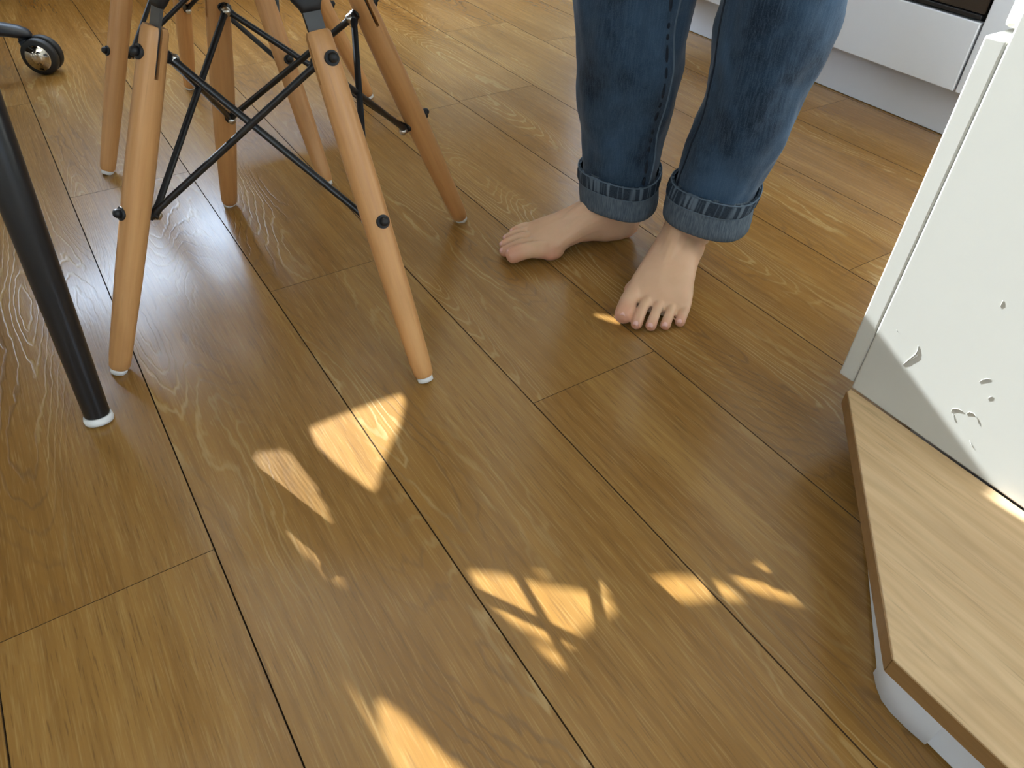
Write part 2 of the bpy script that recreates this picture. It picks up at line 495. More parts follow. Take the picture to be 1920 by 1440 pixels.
HB = .083
step = empty('wooden_step', (.5, -.1, 0)); og3 = (.5, -.1)
tag(step, 'low oak-topped step with white base and an angled end beside the white cabinet', 'step')
tip = V((CX - .0005, .2925)); cor = V((.4145, .0685))
top_poly = [(cor.x, -.62), (CX - .0008, -.62), (tip.x, tip.y), (tip.x - .006, tip.y - .0005), (cor.x, cor.y)]
def sh(poly): return [(a - og3[0], b - og3[1]) for a, b in poly]
tb = MB(); tb.prism(sh(top_poly), HB - .018, HB); tb_o = tb.build('top_board', M['oak'], step, .0012)
eb = MB()     # edge banding along front and angled end
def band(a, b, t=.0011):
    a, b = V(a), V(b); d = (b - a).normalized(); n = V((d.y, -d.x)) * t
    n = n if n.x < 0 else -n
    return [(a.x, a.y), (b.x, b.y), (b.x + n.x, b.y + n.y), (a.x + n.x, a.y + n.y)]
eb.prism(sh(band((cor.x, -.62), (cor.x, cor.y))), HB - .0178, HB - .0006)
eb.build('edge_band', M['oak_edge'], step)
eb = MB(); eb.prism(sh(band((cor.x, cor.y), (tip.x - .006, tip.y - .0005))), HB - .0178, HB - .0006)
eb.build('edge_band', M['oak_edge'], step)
bx_ = .436
base_poly = [(bx_, -.60), (CX - .004, -.60), (CX - .004, .19), (.600, .210), (.572, .185), (.4435, .0715), (bx_, .058)]
bb = MB(); bb.prism(sh(base_poly), .004, HB - .018); bb.build('base', M['basew'], step, .001)
# rounded plastic corner foot
fm = MB(); rs = []
for z, ins in ((.0008, .004), (.004, .0005), (.030, 0), (.046, .0015), (.055, .006)):
    c0 = V((bx_ + .001, .046)); r = []
    pts = [(bx_ + .016, .018), (bx_ - .003 + ins, .018), (bx_ - .0045 + ins, .034), (bx_ - .0045 + ins, .050), (bx_ - .002 + ins * .9, .061), (bx_ + .004 + ins * .7, .071 - ins * .6), (bx_ + .013 + ins * .6, .081 - ins * .8), (bx_ + .026, .078)]
    rs.append([V((a - og3[0], b - og3[1], z)) for a, b in pts])
fm.rings(rs, True, True); fo = fm.build('corner_foot', M['basew'], step)
fo.data.set_sharp_from_angle(angle=math.radians(50))

# ================================================================== CHAIRS WITH BEECH LEGS AND BLACK CROSS RODS
def ring_at(c, t, r, n, ref):
    x = (ref - t * ref.dot(t)).normalized(); y = t.cross(x)
    return x, y
def make_leg(foot, top, parent, radial):
    # local frame: origin at foot, z axis along the leg, x axis = outward radial
    z = (top - foot).normalized(); x = (radial - z * radial.dot(z)).normalized(); y = z.cross(x)
    L = (top - foot).length
    R = Matrix((x, y, z)).transposed()
    def rad(s):
        pts = [(0, .0112), (.03, .0128), (.30, .0152), (.62, .0162), (.85, .0152), (1, .0135)]
        for (a, ra), (b, rb) in zip(pts, pts[1:]):
            if s <= b: return ra + (rb - ra) * (s - a) / (b - a)
        return pts[-1][1]
    n = 24; mb = MB(); slot = L - .050; hw = .0021
    ss = [0.003, .006] + [L * q for q in (.05, .15, .3, .45, .6, .75)] + [slot]
    rs = []
    for q in ss:
        r = rad(q / L) * (.9 if q < .005 else 1)
        rs.append([V((r * math.cos(2 * PI * i / n), r * math.sin(2 * PI * i / n), q)) for i in range(n)])
    mb.rings(rs)
    for sg in (1, -1):                       # two prongs either side of the slot
        rs = []
        for q, kf in ((slot, 1), (L - .02, 1), (L - .004, 1), (L, .86)):
            r = rad(q / L) * kf; a = math.acos(hw / r); m_ = 12
            rs.append([V((sg * r * math.cos(-a + 2 * a * i / m_), r * math.sin(-a + 2 * a * i / m_), q)) for i in range(m_ + 1)])
        mb.rings(rs)
    leg = mb.build('leg', M['beech'], parent)
    leg.data.set_sharp_from_angle(angle=math.radians(50))
    leg.rotation_mode = 'QUATERNION'
    leg.location = foot; leg.rotation_quaternion = R.to_quaternion()
    pd = MB(); pd.tube([(0, 0, -.0035), (0, 0, .003)], .0098, 20); pd.build('foot_pad', M['pad'], leg)
    inner = []
    for q in (L * .500, L - .028):
        r = rad(q / L)
        bo = MB()                             # rubber washer and domed bolt head outside
        bo.tube([(r - .003, 0, q), (r + .0015, 0, q)], .0078, 18)
        bo.tube([(r + .0015, 0, q), (r + .0055, 0, q), (r + .0078, 0, q), (r + .0084, 0, q)], [.0052, .0050, .0035, .0012], 14)
        bo.build('bolt_cap', M['rubber'], leg)
        nu = MB(); nu.tube([(-r + .004, 0, q), (-r - .0015, 0, q)], .0062, 16)
        nu.build('washer', M['rubber'], leg)
        nu = MB(); nu.tube([(-r - .0045, 0, q), (-r - .0115, 0, q), (-r - .0140, 0, q)], [.0056, .0054, .0026], 14)
        nu.build('nut', M['steel'], leg)
        inner.append(V(foot) + R @ V((-r - .0030, 0, q)))
    return leg, inner, R, L
def chair(feet, centre, label, seat_z, zt=.3735, st=.435):
    cx = V((centre[0], centre[1], 0)); root = empty('dining_chair', cx)
    tag(root, label, 'chair', 'beech-legged chairs with black cross rods')
    inn = []; tops = []
    for ft in feet:
        f = V((ft[0], ft[1], .0036)) - cx; rd = V((f.x, f.y, 0)); rdn = rd.normalized()
        t = V((rd.x * st, rd.y * st, zt))
        leg, inner, R, L = make_leg(f, t, root, rdn)
        inn.append(inner); tops.append((f, t, R, rdn, L))
    for i in range(4):
        j = (i + 1) % 4
        for a, b, o in ((inn[i][0], inn[j][1], .0), (inn[j][0], inn[i][1], .003)):
            d = (b - a).normalized(); side = (V((0, 0, 0)) - V(((a.x + b.x) / 2, (a.y + b.y) / 2, 0))).normalized()
            a2 = a + side * o; b2 = b + side * o
            mb = MB()
            mb.tube([a2 - d * .004, a2 + d * .006, a2 + d * .014, b2 - d * .014, b2 - d * .006, b2 + d * .004], [.0052, .0052, .0040, .0040, .0052, .0052], 10)
            mb.build('cross_rod', M['black'], root)
    for f, t, R, rdn, L in tops:
        y = V((-rdn.y, rdn.x, 0)); z = (t - f).normalized(); x = (rdn - z * rdn.dot(z)).normalized()
        mb = MB(); p0 = f + z * (L - .047); p1 = f + z * (L + .019)
        hw = .0017
        q = []
        for p, w in ((p0, .0085), (p1, .0100)):
            q += [p + x * hw + y * w, p - x * hw + y * w, p - x * hw - y * w, p + x * hw - y * w]
        mb.add(q, [(0, 1, 2, 3), (4, 7, 6, 5), (0, 4, 5, 1), (1, 5, 6, 2), (2, 6, 7, 3), (3, 7, 4, 0)], False)
        br = mb.build('mount_plate', M['plate'], root)
        mb = MB()                             # flat rubber shock mount up to the seat
        rs = []
        for q_, hx, hy in ((-.001, .0035, .0105), (.004, .0062, .0120), (.012, .0068, .0175), (.026, .0068, .0175), (.034, .006, .012), (seat_z - p1.z - .006, .008, .016), (seat_z - p1.z + .004, .010, .018)):
            c_ = p1 + z * q_
            rs.append([c_ + x * (hx * math.copysign(abs(math.cos(2 * PI * k_ / 20)) ** .6, math.cos(2 * PI * k_ / 20))) + y * (hy * math.copysign(abs(math.sin(2 * PI * k_ / 20)) ** .6, math.sin(2 * PI * k_ / 20))) for k_ in range(20)])
        mb.rings(rs)
        mb.build('seat_mount', M['rubber'], root)
    # moulded shell, above the top of the picture
    ang = math.atan2(tops[0][3].y + tops[3][3].y, tops[0][3].x + tops[3][3].x)
    rs = []
    for iu in range(15):
        u = iu / 14; row = []
        for iv in range(15):
            v = -1 + 2 * iv / 14
            if u < .55:
                q = u / .55; X = (-.17 + .36 * q) if seat_z > .44 else (-.15 + .23 * q); Z = seat_z + .004 * (abs(2 * q - 1) ** 2); wd = (.165 if seat_z > .44 else .115) + .015 * q
            else:
                q = (u - .55) / .45; X = (.19 if seat_z > .44 else .08) + .05 * math.sin(q * 1.2); Z = seat_z + .004 + .13 * q ** 1.15; wd = (.18 if seat_z > .44 else .13) - .03 * q ** 3
            row.append(V((-(X), v * wd, Z + .008 * abs(v) ** 3.0 * (1 - .5 * u))))
        rs.append(row)
    vs_ = [p for r in rs for p in r]; nn = 15
    fs_ = [(i * nn + j, i * nn + j + 1, (i + 1) * nn + j + 1, (i + 1) * nn + j) for i in range(nn - 1) for j in range(nn - 1)]
    rot = Matrix.Rotation(ang, 3, 'Z')
    mb = MB(); mb.add([rot @ p for p in vs_], fs_)
    sh_ = mb.build('seat_shell', M['shell'], root)
    md = sh_.modifiers.new('thick', 'SOLIDIFY'); md.thickness = .005
    return root
A, B, Cc, D = fl(225, 697), fl(797, 712), fl(864, 413), fl(431, 384)
chair([A, B, Cc, D], (A + B + Cc + D) / 4, 'nearest chair on four beech legs with black crossing rods', .458)
E_, F_, G_ = fl(203, 325), fl(613, 347), fl(357, 166)
H_ = E_ + (F_ - E_) + (G_ - E_)
chair([E_, F_, H_, G_], (E_ + F_ + G_ + H_) / 4, 'beech-legged chair standing behind the nearest one', .428)

# ================================================================== BLACK-LEGGED TABLE
TF = fl(187, 789)
table = empty('dining_table', (TF.x - .35, TF.y + .95, 0))
tag(table, 'table with tapered black metal leg on a white felt pad beside the nearest chair', 'table')
to = table.location.copy()
LEAN = V((.018 / .29, .072 / .29, 1))
for ix in (0, 1):
    for iy in (0, 1):
        p = V((TF.x - ix * .72 - .12 * iy, TF.y + iy * 1.84, 0)) - to
        ln = V((LEAN.x if ix == 0 else -LEAN.x, LEAN.y if iy == 0 else -LEAN.y, 1))
        mb = MB(); mb.tube([p + ln * z for z in (.007, .010, .30, .722)], [.0125, .0137, .0185, .026], 28); lg = mb.build('leg', M['black'], table)
        mb = MB(); mb.tube([p + ln * z for z in (.0003, .004, .0085)], [.0155, .0162, .0150], 24); mb.build('felt_pad', M['pad'], lg)
mb = MB(); mb.prism([(q[0] - to.x, q[1] - to.y) for q in ((-.90, .70), (-.055, .70), (-.165, 2.68), (-1.0, 2.68))], .722, .748); mb.build('table_top', M['tablewood'], table, .003)
# dark sideboard added out of view to shade the far floor
side = empty('blocker', (.75, 2.90, 0))
tag(side, 'added unseen dark wooden sideboard standing under the far window', 'blocker')
mb = MB(); mb.box((-.83, -.24, .10), (.60, .24, .74)); mb.build('body', M['sidewood'], side, .003)
mb = MB(); mb.box((-.84, -.26, .741), (.61, .25, .765)); mb.build('blocker_top', M['sidewood'], side, .003)
for x in (-.82, -.345, .13):
    mb = MB(); mb.box((x, -.2545, .112), (x + .465, -.2405, .73)); dr = mb.build('door', M['sidewood'], side, .002)
    mb = MB(); mb.tube([(x + .42, -.256, .40), (x + .42, -.275, .40)], .010, 12); mb.build('knob', M['steel'], dr)
for x in (-.78, .55):
    for y in (-.19, .19):
        mb = MB(); mb.tube([(x, y, .0005), (x, y, .10)], [.014, .02], 12); mb.build('leg', M['black'], side)

# ================================================================== OFFICE CHAIR
cw = fl(84, 134)
coff = V((-.95, .31, 0)).normalized()
oc = V((cw.x, cw.y, 0)) + coff * .265
office = empty('office_chair', oc)
tag(office, 'office chair with dark star base and chrome-hubbed caster', 'office chair')
a0 = math.atan2(-coff.y, -coff.x)
for i in range(5):
    a = a0 + i * 2 * PI / 5; d = V((math.cos(a), math.sin(a), 0)); n_ = V((-d.y, d.x, 0))
    rs = []
    for s, zc, wy, wz in ((.03, .112, .026, .026), (.12, .104, .024, .020), (.20, .094, .022, .015), (.245, .085, .020, .013), (.262, .080, .014, .009), (.267, .078, .006, .004)):
        rs.append([d * s + n_ * (wy * math.cos(2 * PI * q / 14)) + V((0, 0, zc + wz * math.sin(2 * PI * q / 14))) for q in range(14)])
    mb = MB(); mb.rings(rs); mb.build('base_arm', M['navy'], office)
    # caster: axle direction differs, wheel stands under the arm end
    ax = V((-.52, -.855, 0)).normalized() if i == 0 else Matrix.Rotation(a + .6 * i, 3, 'Z') @ V((0, 1, 0))
    fw = V((-ax.y, ax.x, 0))
    if fw.dot(RIGHT) < 0 and i == 0: fw = -fw
    wc = d * .248 + fw * .028 + V((0, 0, .0375))
    mb = MB(); mb.tube([d * .248 + V((0, 0, .082)), d * .248 + V((0, 0, .058))], .010, 12)
    mb.tube([d * .248 + V((0, 0, .070)), d * .248 + fw * .006 + V((0, 0, .052)), wc], [.013, .014, .012], 12)
    cs = mb.build('caster', M['navy'], office)
    for sg in (1, -1):
        c0 = wc + ax * (sg * .012)
        prof = [(-.009, .026), (-.009, .035), (-.006, .0372), (.005, .0372), (.009, .035), (.010, .030), (.009, .0265)]
        mb = MB(); mb.tube([c0 + ax * (sg * q) for q, r in prof], [r for q, r in prof], 32); mb.build('wheel', M['rubber'], cs)
        prof = [(.006, .0265), (.0108, .0262), (.0112, .024), (.0085, .021), (.0085, .016), (.0112, .0145), (.0118, .010), (.0112, .004)]
        mb = MB(); mb.tube([c0 + ax * (sg * q) for q, r in prof], [r for q, r in prof], 32); mb.build('hub', M['chrome'], cs)
mb = MB(); mb.tube([(0, 0, .085), (0, 0, .14), (0, 0, .141), (0, 0, .40)], [.045, .038, .026, .022], 20); mb.build('column', M['navy'], office)
mb = MB(); mb.box((-.22, -.22, .40), (.22, .22, .455)); mb.build('seat', M['navy'], office, .03, 4)

# ================================================================== PERSON
HL, DL = V((.787, .687, 0)), V((-.856, -.517, 0)).normalized()
HR, DR = V((.752, .768, 0)), V((-.978, .208, 0)).normalized()
FEET = {'l': (HL, DL, V((DL.y, -DL.x, 0))), 'r': (HR, DR, V((-DR.y, DR.x, 0)))}   # heel, forward, towards big toe
def foot_pt(s, u, v, z):
    h, d, md = FEET[s]
    return h + d * u + md * v + V((0, 0, z))
body = MB(); nails = []; flush = []
KNEE = {}; AXIS = {}
axpx = {'r': [(1158, 392), (1159, 350), (1168, 250), (1177, 130), (1188, 0)], 'l': [(1322, 425), (1328, 385), (1376, 260), (1420, 130), (1465, 0)]}
def se(n, k):
    a = 2 * PI * k / n; c, s_ = math.cos(a), math.sin(a)
    e = .8
    return math.copysign(abs(c) ** e, c), math.copysign(abs(s_) ** e, s_)
for s in 'lr':
    K = [ # u, v centre, half width, z low, z high
        (.001, -.002, .010, .018, .034), (.008, -.002, .021, .007, .050), (.020, -.002, .0285, .0012, .068), (.040, -.002, .0325, .0004, .078),
        (.062, -.002, .0330, .0016, .080), (.085, -.0025, .0345, .0045, .075), (.108, -.003, .0370, .0060, .066), (.130, -.004, .0405, .0052, .055),
        (.150, -.0055, .0445, .0028, .046), (.166, -.0065, .0465, .0008, .0385), (.177, -.0055, .0440, .0008, .0320), (.186, -.003, .0370, .0030, .0255), (.191, -.002, .030, .006, .020)]
    rs = []
    for u, vc, w, zl, zh in K:
        r = []
        for q in range(28):
            c, sn = se(28, q)
            tilt = 1 + .0
            z = (zl + zh) / 2 + sn * (zh - zl) / 2
            vv = vc + c * w
            # instep ridge sits over the big-toe side, arch lifts medially
            if sn > 0: vv += .004 * sn
            if sn > 0 and u > .07: z -= max(0, -c) * sn * .30 * (zh - zl) * min(1, (u - .07) / .05) * .6
            if c > 0 and sn < 0 and .06 < u < .15: z += .010 * c * math.sin((u - .06) / .09 * PI)
            r.append(foot_pt(s, u, vv, z))
        rs.append(r)
    body.rings(rs)
    body.ellipsoid(foot_pt(s, .050, .0205, .064), (.012, .010, .013)); body.ellipsoid(foot_pt(s, .044, -.030, .056), (.010, .009, .012))   # ankle bones
    body.ellipsoid(foot_pt(s, .160, .027, .0165), (.022, .0165, .0155))                                                                    # ball
    # shank
    ank = foot_pt(s, .046, .001, .075)
    pr_ = [on_upright(p[0], p[1], (ank.x, ank.y)) for p in axpx[s]]
    AXIS[s] = pr_
    top = pr_[-1]; up = (top - pr_[1]); kn = pr_[1] + up * ((.455 - pr_[1].z) / up.z)
    KNEE[s] = kn
    d, md = FEET[s][1], FEET[s][2]
    rs = []
    mid_ = pr_[2]
    path = [foot_pt(s, .046, -.003, .052), foot_pt(s, .046, -.003, .085), foot_pt(s, .046, -.003, .10).lerp(pr_[1], .35), mid_, pr_[3], pr_[4], kn]
    for c0, ru, rv in zip(path, (.0395, .0360, .035, .036, .042, .046, .046), (.0335, .0325, .0325, .035, .040, .044, .046)):
        rs.append([c0 + d * (ru * math.cos(2 * PI * q / 28)) + md * (rv * math.sin(2 * PI * q / 28)) for q in range(28)])
    body.rings(rs)
    # achilles and instep fillers
    body.tube([foot_pt(s, .014, 0, .03), foot_pt(s, .016, 0, .075), foot_pt(s, .020, 0, .12)], [.019, .015, .014], 14)
    body.tube([foot_pt(s, .070, .003, .068), foot_pt(s, .100, .004, .053), foot_pt(s, .145, .004, .025)], [.020, .019, .018], 14)
    lift = .004 if s == 'r' else 0.0
    T_ = [ # base(u,v,z) knuckle tip  radii
        ((.166, .0265, .0185), (.196, .0285, .0180), (.222, .0255, .0130), (.0145, .0125, .0130), .0066),
        ((.170, .0050, .0195), (.203, .0050, .0195), (.2285, .0040, .0095), (.0092, .0074, .0082), .0044),
        ((.168, -.0120, .0185), (.199, -.0135, .0185), (.2225, -.0145, .0090), (.0090, .0070, .0078), .0042),
        ((.162, -.0280, .0170), (.189, -.0305, .0170), (.2110, -.0315, .0085), (.0088, .0068, .0075), .0040),
        ((.152, -.0425, .0155), (.175, -.0465, .0150), (.1940, -.0470, .0080), (.0085, .0070, .0074), .0036)]
    for a, b, c, r, nw in T_:
        zl = lift * (1.6 if nw > .006 else 1)
        A_, B_, C_ = foot_pt(s, *a), foot_pt(s, b[0], b[1], b[2] + zl), foot_pt(s, c[0], c[1], c[2] + zl)
        mid = B_.lerp(C_, .55) + V((0, 0, .0012))
        tipd = (C_ - mid).normalized()
        body.tube([A_, A_.lerp(B_, .5), B_, mid, C_, C_ + tipd * r[2] * .55, C_ + tipd * r[2] * .9], [r[0], (r[0] + r[1]) / 2, r[1], r[1] * 1.02, r[2], r[2] * .86, r[2] * .4], 18)
        flush.append((C_ + tipd * .003, r[2] * 2.2))
        sl = (C_ + tipd * r[2] - mid).normalized(); upn = (V((0, 0, 1)) - sl * sl.z).normalized()
        nails.append((C_ + upn * (r[2] * .80) + sl * (r[2] * .15), sl, upn, nw, r[2]))
# torso, arms and head above the picture
hipc = V((.80, .735, .0))
fx = V((-.95, -.31, 0)).normalized(); lf = V((-fx.y, fx.x, 0))
hip = {'l': hipc + lf * .085 + V((0, 0, .82)), 'r': hipc - lf * .085 + V((0, 0, .82))}
for s in 'lr': body.tube([KNEE[s] - V((0, 0, .03)), KNEE[s], KNEE[s].lerp(hip[s], .5), hip[s], hip[s] + V((0, 0, .05))], [.045, .050, .066, .080, .08], 20)
rs = []
for z, a, b in ((.78, .10, .14), (.86, .105, .165), (.95, .092, .145), (1.05, .080, .122), (1.18, .095, .140), (1.28, .10, .160), (1.34, .07, .13), (1.38, .05, .06), (1.44, .046, .046), (1.50, .05, .05)):
    rs.append([hipc + fx * (a * math.cos(2 * PI * q / 28)) + lf * (b * math.sin(2 * PI * q / 28)) + V((0, 0, z)) for q in range(28)])
body.rings(rs)
hd_c = hipc + fx * .03 + V((0, 0, 1.53))
body.ellipsoid(hd_c, (.085, .072, .112), Matrix.Rotation(math.atan2(fx.y, fx.x), 3, 'Z'))
body.tube([hd_c + fx * .078 + V((0, 0, .02)), hd_c + fx * .10 - V((0, 0, .018))], [.008, .014], 10)
for s, g in (('l', 1), ('r', -1)):
    sh0 = hipc + lf * (g * .165) + V((0, 0, 1.31)); el = sh0 + lf * (g * .04) + fx * .0 - V((0, 0, .29)); wr = el + fx * .06 - V((0, 0, .24))
    body.tube([sh0, sh0.lerp(el, .5), el, el.lerp(wr, .4), wr, wr + fx * .02 - V((0, 0, .06))], [.050, .043, .036, .036, .026, .03], 16)
    body.ellipsoid(hd_c + lf * (g * .074), (.018, .01, .03))
    pc = wr + fx * .025 - V((0, 0, .075))
    for q in range(4):
        b0 = pc + fx * (.022 - .015 * q); body.tube([b0, b0 - V((0, 0, .045)) + fx * .006, b0 - V((0, 0, .078 - .006 * abs(q - 1))) + fx * .02], [.0085, .008, .007], 10)
    body.tube([wr + fx * .03 - V((0, 0, .03)), wr + fx * .06 - V((0, 0, .06)), wr + fx * .07 - V((0, 0, .09))], [.01, .0095, .008], 10)
bme = body.mesh('person')
person = link(bpy.data.objects.new('person', bme))
rm = person.modifiers.new('skinjoin', 'REMESH'); rm.mode = 'VOXEL'; rm.voxel_size = .0017; rm.use_smooth_shade = True
sm_ = person.modifiers.new('soft', 'SMOOTH'); sm_.factor = .5; sm_.iterations = 2
dg = bpy.context.evaluated_depsgraph_get()
nm = bpy.data.meshes.new_from_object(person.evaluated_get(dg))
person.modifiers.clear(); person.data = nm
nm.materials.clear(); nm.materials.append(M['skin'])
for p in nm.polygons: p.use_smooth = True
fa = nm.attributes.new('flush', 'FLOAT', 'POINT')
heels = [(foot_pt(s, .02, 0, .008), .030) for s in 'lr'] + [(foot_pt(s, .165, .036, .010), .026) for s in 'lr']
vals = []
for v in nm.vertices:
    f = 0.0
    if v.co.z < .13:
        for c, r in flush + heels:
            dd = (v.co - c).length
            if dd < r: f = max(f, min(1, 1.4 * (1 - dd / r)))
    vals.append(f)
fa.data.foreach_set('value', vals)
tag(person, 'barefoot person in rolled-up blue jeans standing on the oak floor', 'person')
for c, sl, upn, nw, r in nails:
    x = sl.cross(upn); R = Matrix((x, sl, upn)).transposed()
    mb = MB(); rs = []
    for iv in range(6):
        t = -1 + 2 * iv / 5; row = []
        w = nw * (1 - .25 * max(0, t) ** 2 - .18 * max(0, -t) ** 2)
        for iu in range(8):
            q = -1 + 2 * iu / 7
            row.append(c + R @ V((q * w, t * nw * 1.0, -.0028 * (q * q) * nw / .005 - .0016 * t * t + .0010)))
        rs.append(row)
    vs_ = [p for r_ in rs for p in r_]
    mb.add(vs_, [(i * 8 + j, i * 8 + j + 1, i * 8 + 9 + j, i * 8 + 8 + j) for i in range(5) for j in range(7)])
    no = mb.build('toenail', M['nail'], person)
    md = no.modifiers.new('thick', 'SOLIDIFY'); md.thickness = .0012; md.offset = 0

# jeans: one garment with legs, cuffs and seams
def leg_profile(s):
    px = FPX
    if s == 'r': data = [(1092, 1228, 372), (1091, 1229, 335), (1090, 1247, 250), (1079, 1283, 110), (1078, 1297, 0)]
    else: data = [(1250, 1400, 398), (1258, 1406, 362), (1300, 1466, 250), (1338, 1530, 120), (1354, 1574, 0)]
    out = []
    b = AXIS[s][0]
    ank = foot_pt(s, .046, .001, .07)
    for a, c, y in data:
        # the silhouette rows tilt with the leg; use the row as given
        P0, P1 = on_upright(a, y, (ank.x, ank.y)), on_upright(c, y + (0 if s == 'r' else 10), (ank.x, ank.y))
        out.append(((P0 + P1) / 2, (P1 - P0).length / 2))
    return out
RV = V((RIGHT.x, RIGHT.y, 0)).normalized(); BV = V((-RV.y, RV.x, 0))
def interp(tab, z):
    tab = sorted(tab, key=lambda q: q[0].z)
    if z <= tab[0][0].z: return tab[0]
    for a, b in zip(tab, tab[1:]):
        if z <= b[0].z:
            t = (z - a[0].z) / (b[0].z - a[0].z); return (a[0].lerp(b[0], t), a[1] + (b[1] - a[1]) * t)
    a, b = tab[-2], tab[-1]; d = (z - b[0].z) / (b[0].z - a[0].z)
    return (b[0] + (b[0] - a[0]) * d, b[1])
NS = 96
def jean_ring(s, tab, z, extra=0.0, fold=1.0, n=NS):
    c, r = interp(tab, z); r = r + extra
    out = []
    for q in range(n):
        a = 2 * PI * q / n
        d = RV * math.cos(a) + BV * math.sin(a)
        w = 0.0
        if fold:
            p = V((math.cos(a) * 1.1, math.sin(a) * 1.1, z * 9 + (3 if s == 'l' else 0)))
            w = .0060 * noise.noise(p * 1.2) + .0034 * noise.noise(p * 2.8)
            w *= min(1.0, max(.15, (z - .10) / .09))
            w += min(1.0, max(0, (z - .12) / .08)) * .0045 * math.sin(z * 40 + a * 2.0 + (1.3 if s == 'l' else 0)) * max(0, noise.noise(p * .8 + V((5, 2, 1))) + .25)
        out.append(V((c.x, c.y, z)) + d * ((r + w * fold)) * (1 if abs(math.sin(a)) < 2 else 1))
    return out
tabs = {s: leg_profile(s) for s in 'lr'}
jm = MB()
CUFF = {}
for s in 'lr':
    tab = tabs[s]
    z0 = interp(tab, 0)[0].z if False else min(q[0].z for q in tab)
    CUFF[s] = z0
    rs = []
    zs = [z0 + .012 + i * .0075 for i in range(int((.43 - z0) / .0075))]
    for z in zs: rs.append(jean_ring(s, tab, z, .0005 if z > z0 + .06 else -.0015))
    ktop = rs[-1]; kc, kr = interp(tab, zs[-1])
    for i in range(1, 9):
        t = i / 8; zt_ = zs[-1] + (.80 - zs[-1]) * t
        c = V((kc.x, kc.y, 0)).lerp(V((hip[s].x, hip[s].y, 0)), t); r = kr + (.098 - kr) * t
        rs.append([V((c.x, c.y, zt_)) + (RV * math.cos(2 * PI * q / NS) + BV * math.sin(2 * PI * q / NS)) * r for q in range(NS)])
    jm.rings(rs, False)
rs = []
for z, a, b in ((.74, .115, .165), (.80, .125, .185), (.87, .122, .185), (.95, .108, .16), (1.0, .105, .155)):
    rs.append([hipc + fx * (a * math.cos(2 * PI * q / 48)) + lf * (b * math.sin(2 * PI * q / 48)) + V((0, 0, z)) for q in range(48)])
jm.rings(rs, False)
jeans = jm.build('jeans', M['denim'], person)
jeans['label'] = 'blue denim jeans with rolled cuffs'
for s in 'lr':
    tab = tabs[s]; z0 = CUFF[s]
    tilt = .010
    def cuff_ring(z, ex, wob=1.0):
        r0 = jean_ring(s, tab, z, ex, 0)
        out = []
        for q, p in enumerate(r0):
            a = 2 * PI * q / NS
            out.append(p + V((0, 0, .0035 * math.sin(a * 2 + .7) * wob + .002 * math.sin(a * 3 + 1))))
        return out
    prof = [(z0 + .052, -.002), (z0 + .012, -.002), (z0 - .002, -.0005), (z0 - .006, .002), (z0 - .004, .0040), (z0 + .006, .0048), (z0 + .022, .0046), (z0 + .036, .0042)]
    mb = MB(); mb.rings([cuff_ring(z, e) for z, e in prof], False); mb.build('cuff', M['cuff'], jeans)
    # puckered hem band at the top of the cuff
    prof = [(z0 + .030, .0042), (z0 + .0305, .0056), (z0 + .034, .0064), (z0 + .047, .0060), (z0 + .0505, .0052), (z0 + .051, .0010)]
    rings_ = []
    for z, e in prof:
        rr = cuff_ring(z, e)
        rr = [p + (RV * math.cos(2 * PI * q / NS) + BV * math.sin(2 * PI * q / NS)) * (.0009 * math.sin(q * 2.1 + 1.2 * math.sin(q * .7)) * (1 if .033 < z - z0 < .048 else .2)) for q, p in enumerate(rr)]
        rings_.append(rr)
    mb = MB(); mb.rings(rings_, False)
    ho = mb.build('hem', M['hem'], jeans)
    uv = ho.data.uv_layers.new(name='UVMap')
    for poly in ho.data.polygons:
        for li in poly.loop_indices:
            vi = ho.data.loops[li].vertex_index
            q = vi % NS
            qs = [ho.data.loops[l].vertex_index % NS for l in poly.loop_indices]
            if max(qs) - min(qs) > NS / 2 and q == 0: q = NS
            uv.data[li].uv = (q / NS * 1.0, (vi // NS) / 5)
    # inner-edge lip line
    mb = MB(); rr = cuff_ring(z0 + .0508, .0050); mb.tube(rr + [rr[0]], .0011, 6, False); mb.build('hem_edge', M['thread'], jeans)
    mb = MB(); rr = cuff_ring(z0 + .0302, .0052); mb.tube(rr + [rr[0]], .0009, 6, False); mb.build('hem_edge', M['thread'], jeans)
# seam down the inside of the right leg and the outside of the left leg
def seam(s, ang, mat_a, mat_b, puckers=True):
    tab = tabs[s]; z0 = CUFF[s]; pts = []; pts2 = []
    q = int(round(ang / (2 * PI) * NS)) % NS
    q2 = (q - 3) % NS
    for i in range(60):
        z = z0 + .048 + i * .0066
        if z > .43: break
        r0 = jean_ring(s, tab, z, .0010); c = V((interp(tab, z)[0].x, interp(tab, z)[0].y, z))
        pts.append(r0[q]); pts2.append(r0[q2] + (r0[q2] - c).normalized() * .0002)
    mb = MB(); mb.tube(pts, .0013, 6); mb.build('seam', mat_a, jeans)
    i = 0
    while puckers and i < len(pts2) - 4:
        ln = random.choice((1, 2, 2, 3))
        a, b = pts2[i], pts2[i + ln]
        cc = V((interp(tab, a.z)[0].x, interp(tab, a.z)[0].y, a.z)); n_ = (a - cc).normalized()
        t_ = (b - a).normalized(); sd = t_.cross(n_)
        mb = MB(); vs_ = []
        for p, w_ in ((a, .0012), (a.lerp(b, .25), .0030), (a.lerp(b, .75), .0027), (b, .0010)):
            vs_ += [p - n_ * .0015 + sd * w_, p + n_ * .0005 + sd * w_ * .6, p + n_ * .0005 - sd * w_ * .6, p - n_ * .0015 - sd * w_]
        mb.rings([vs_[k_ * 4:k_ * 4 + 4] for k_ in range(4)], True, True)
        mb.build('seam_pucker', mat_b, jeans)
        i += ln + random.choice((1, 1, 2))
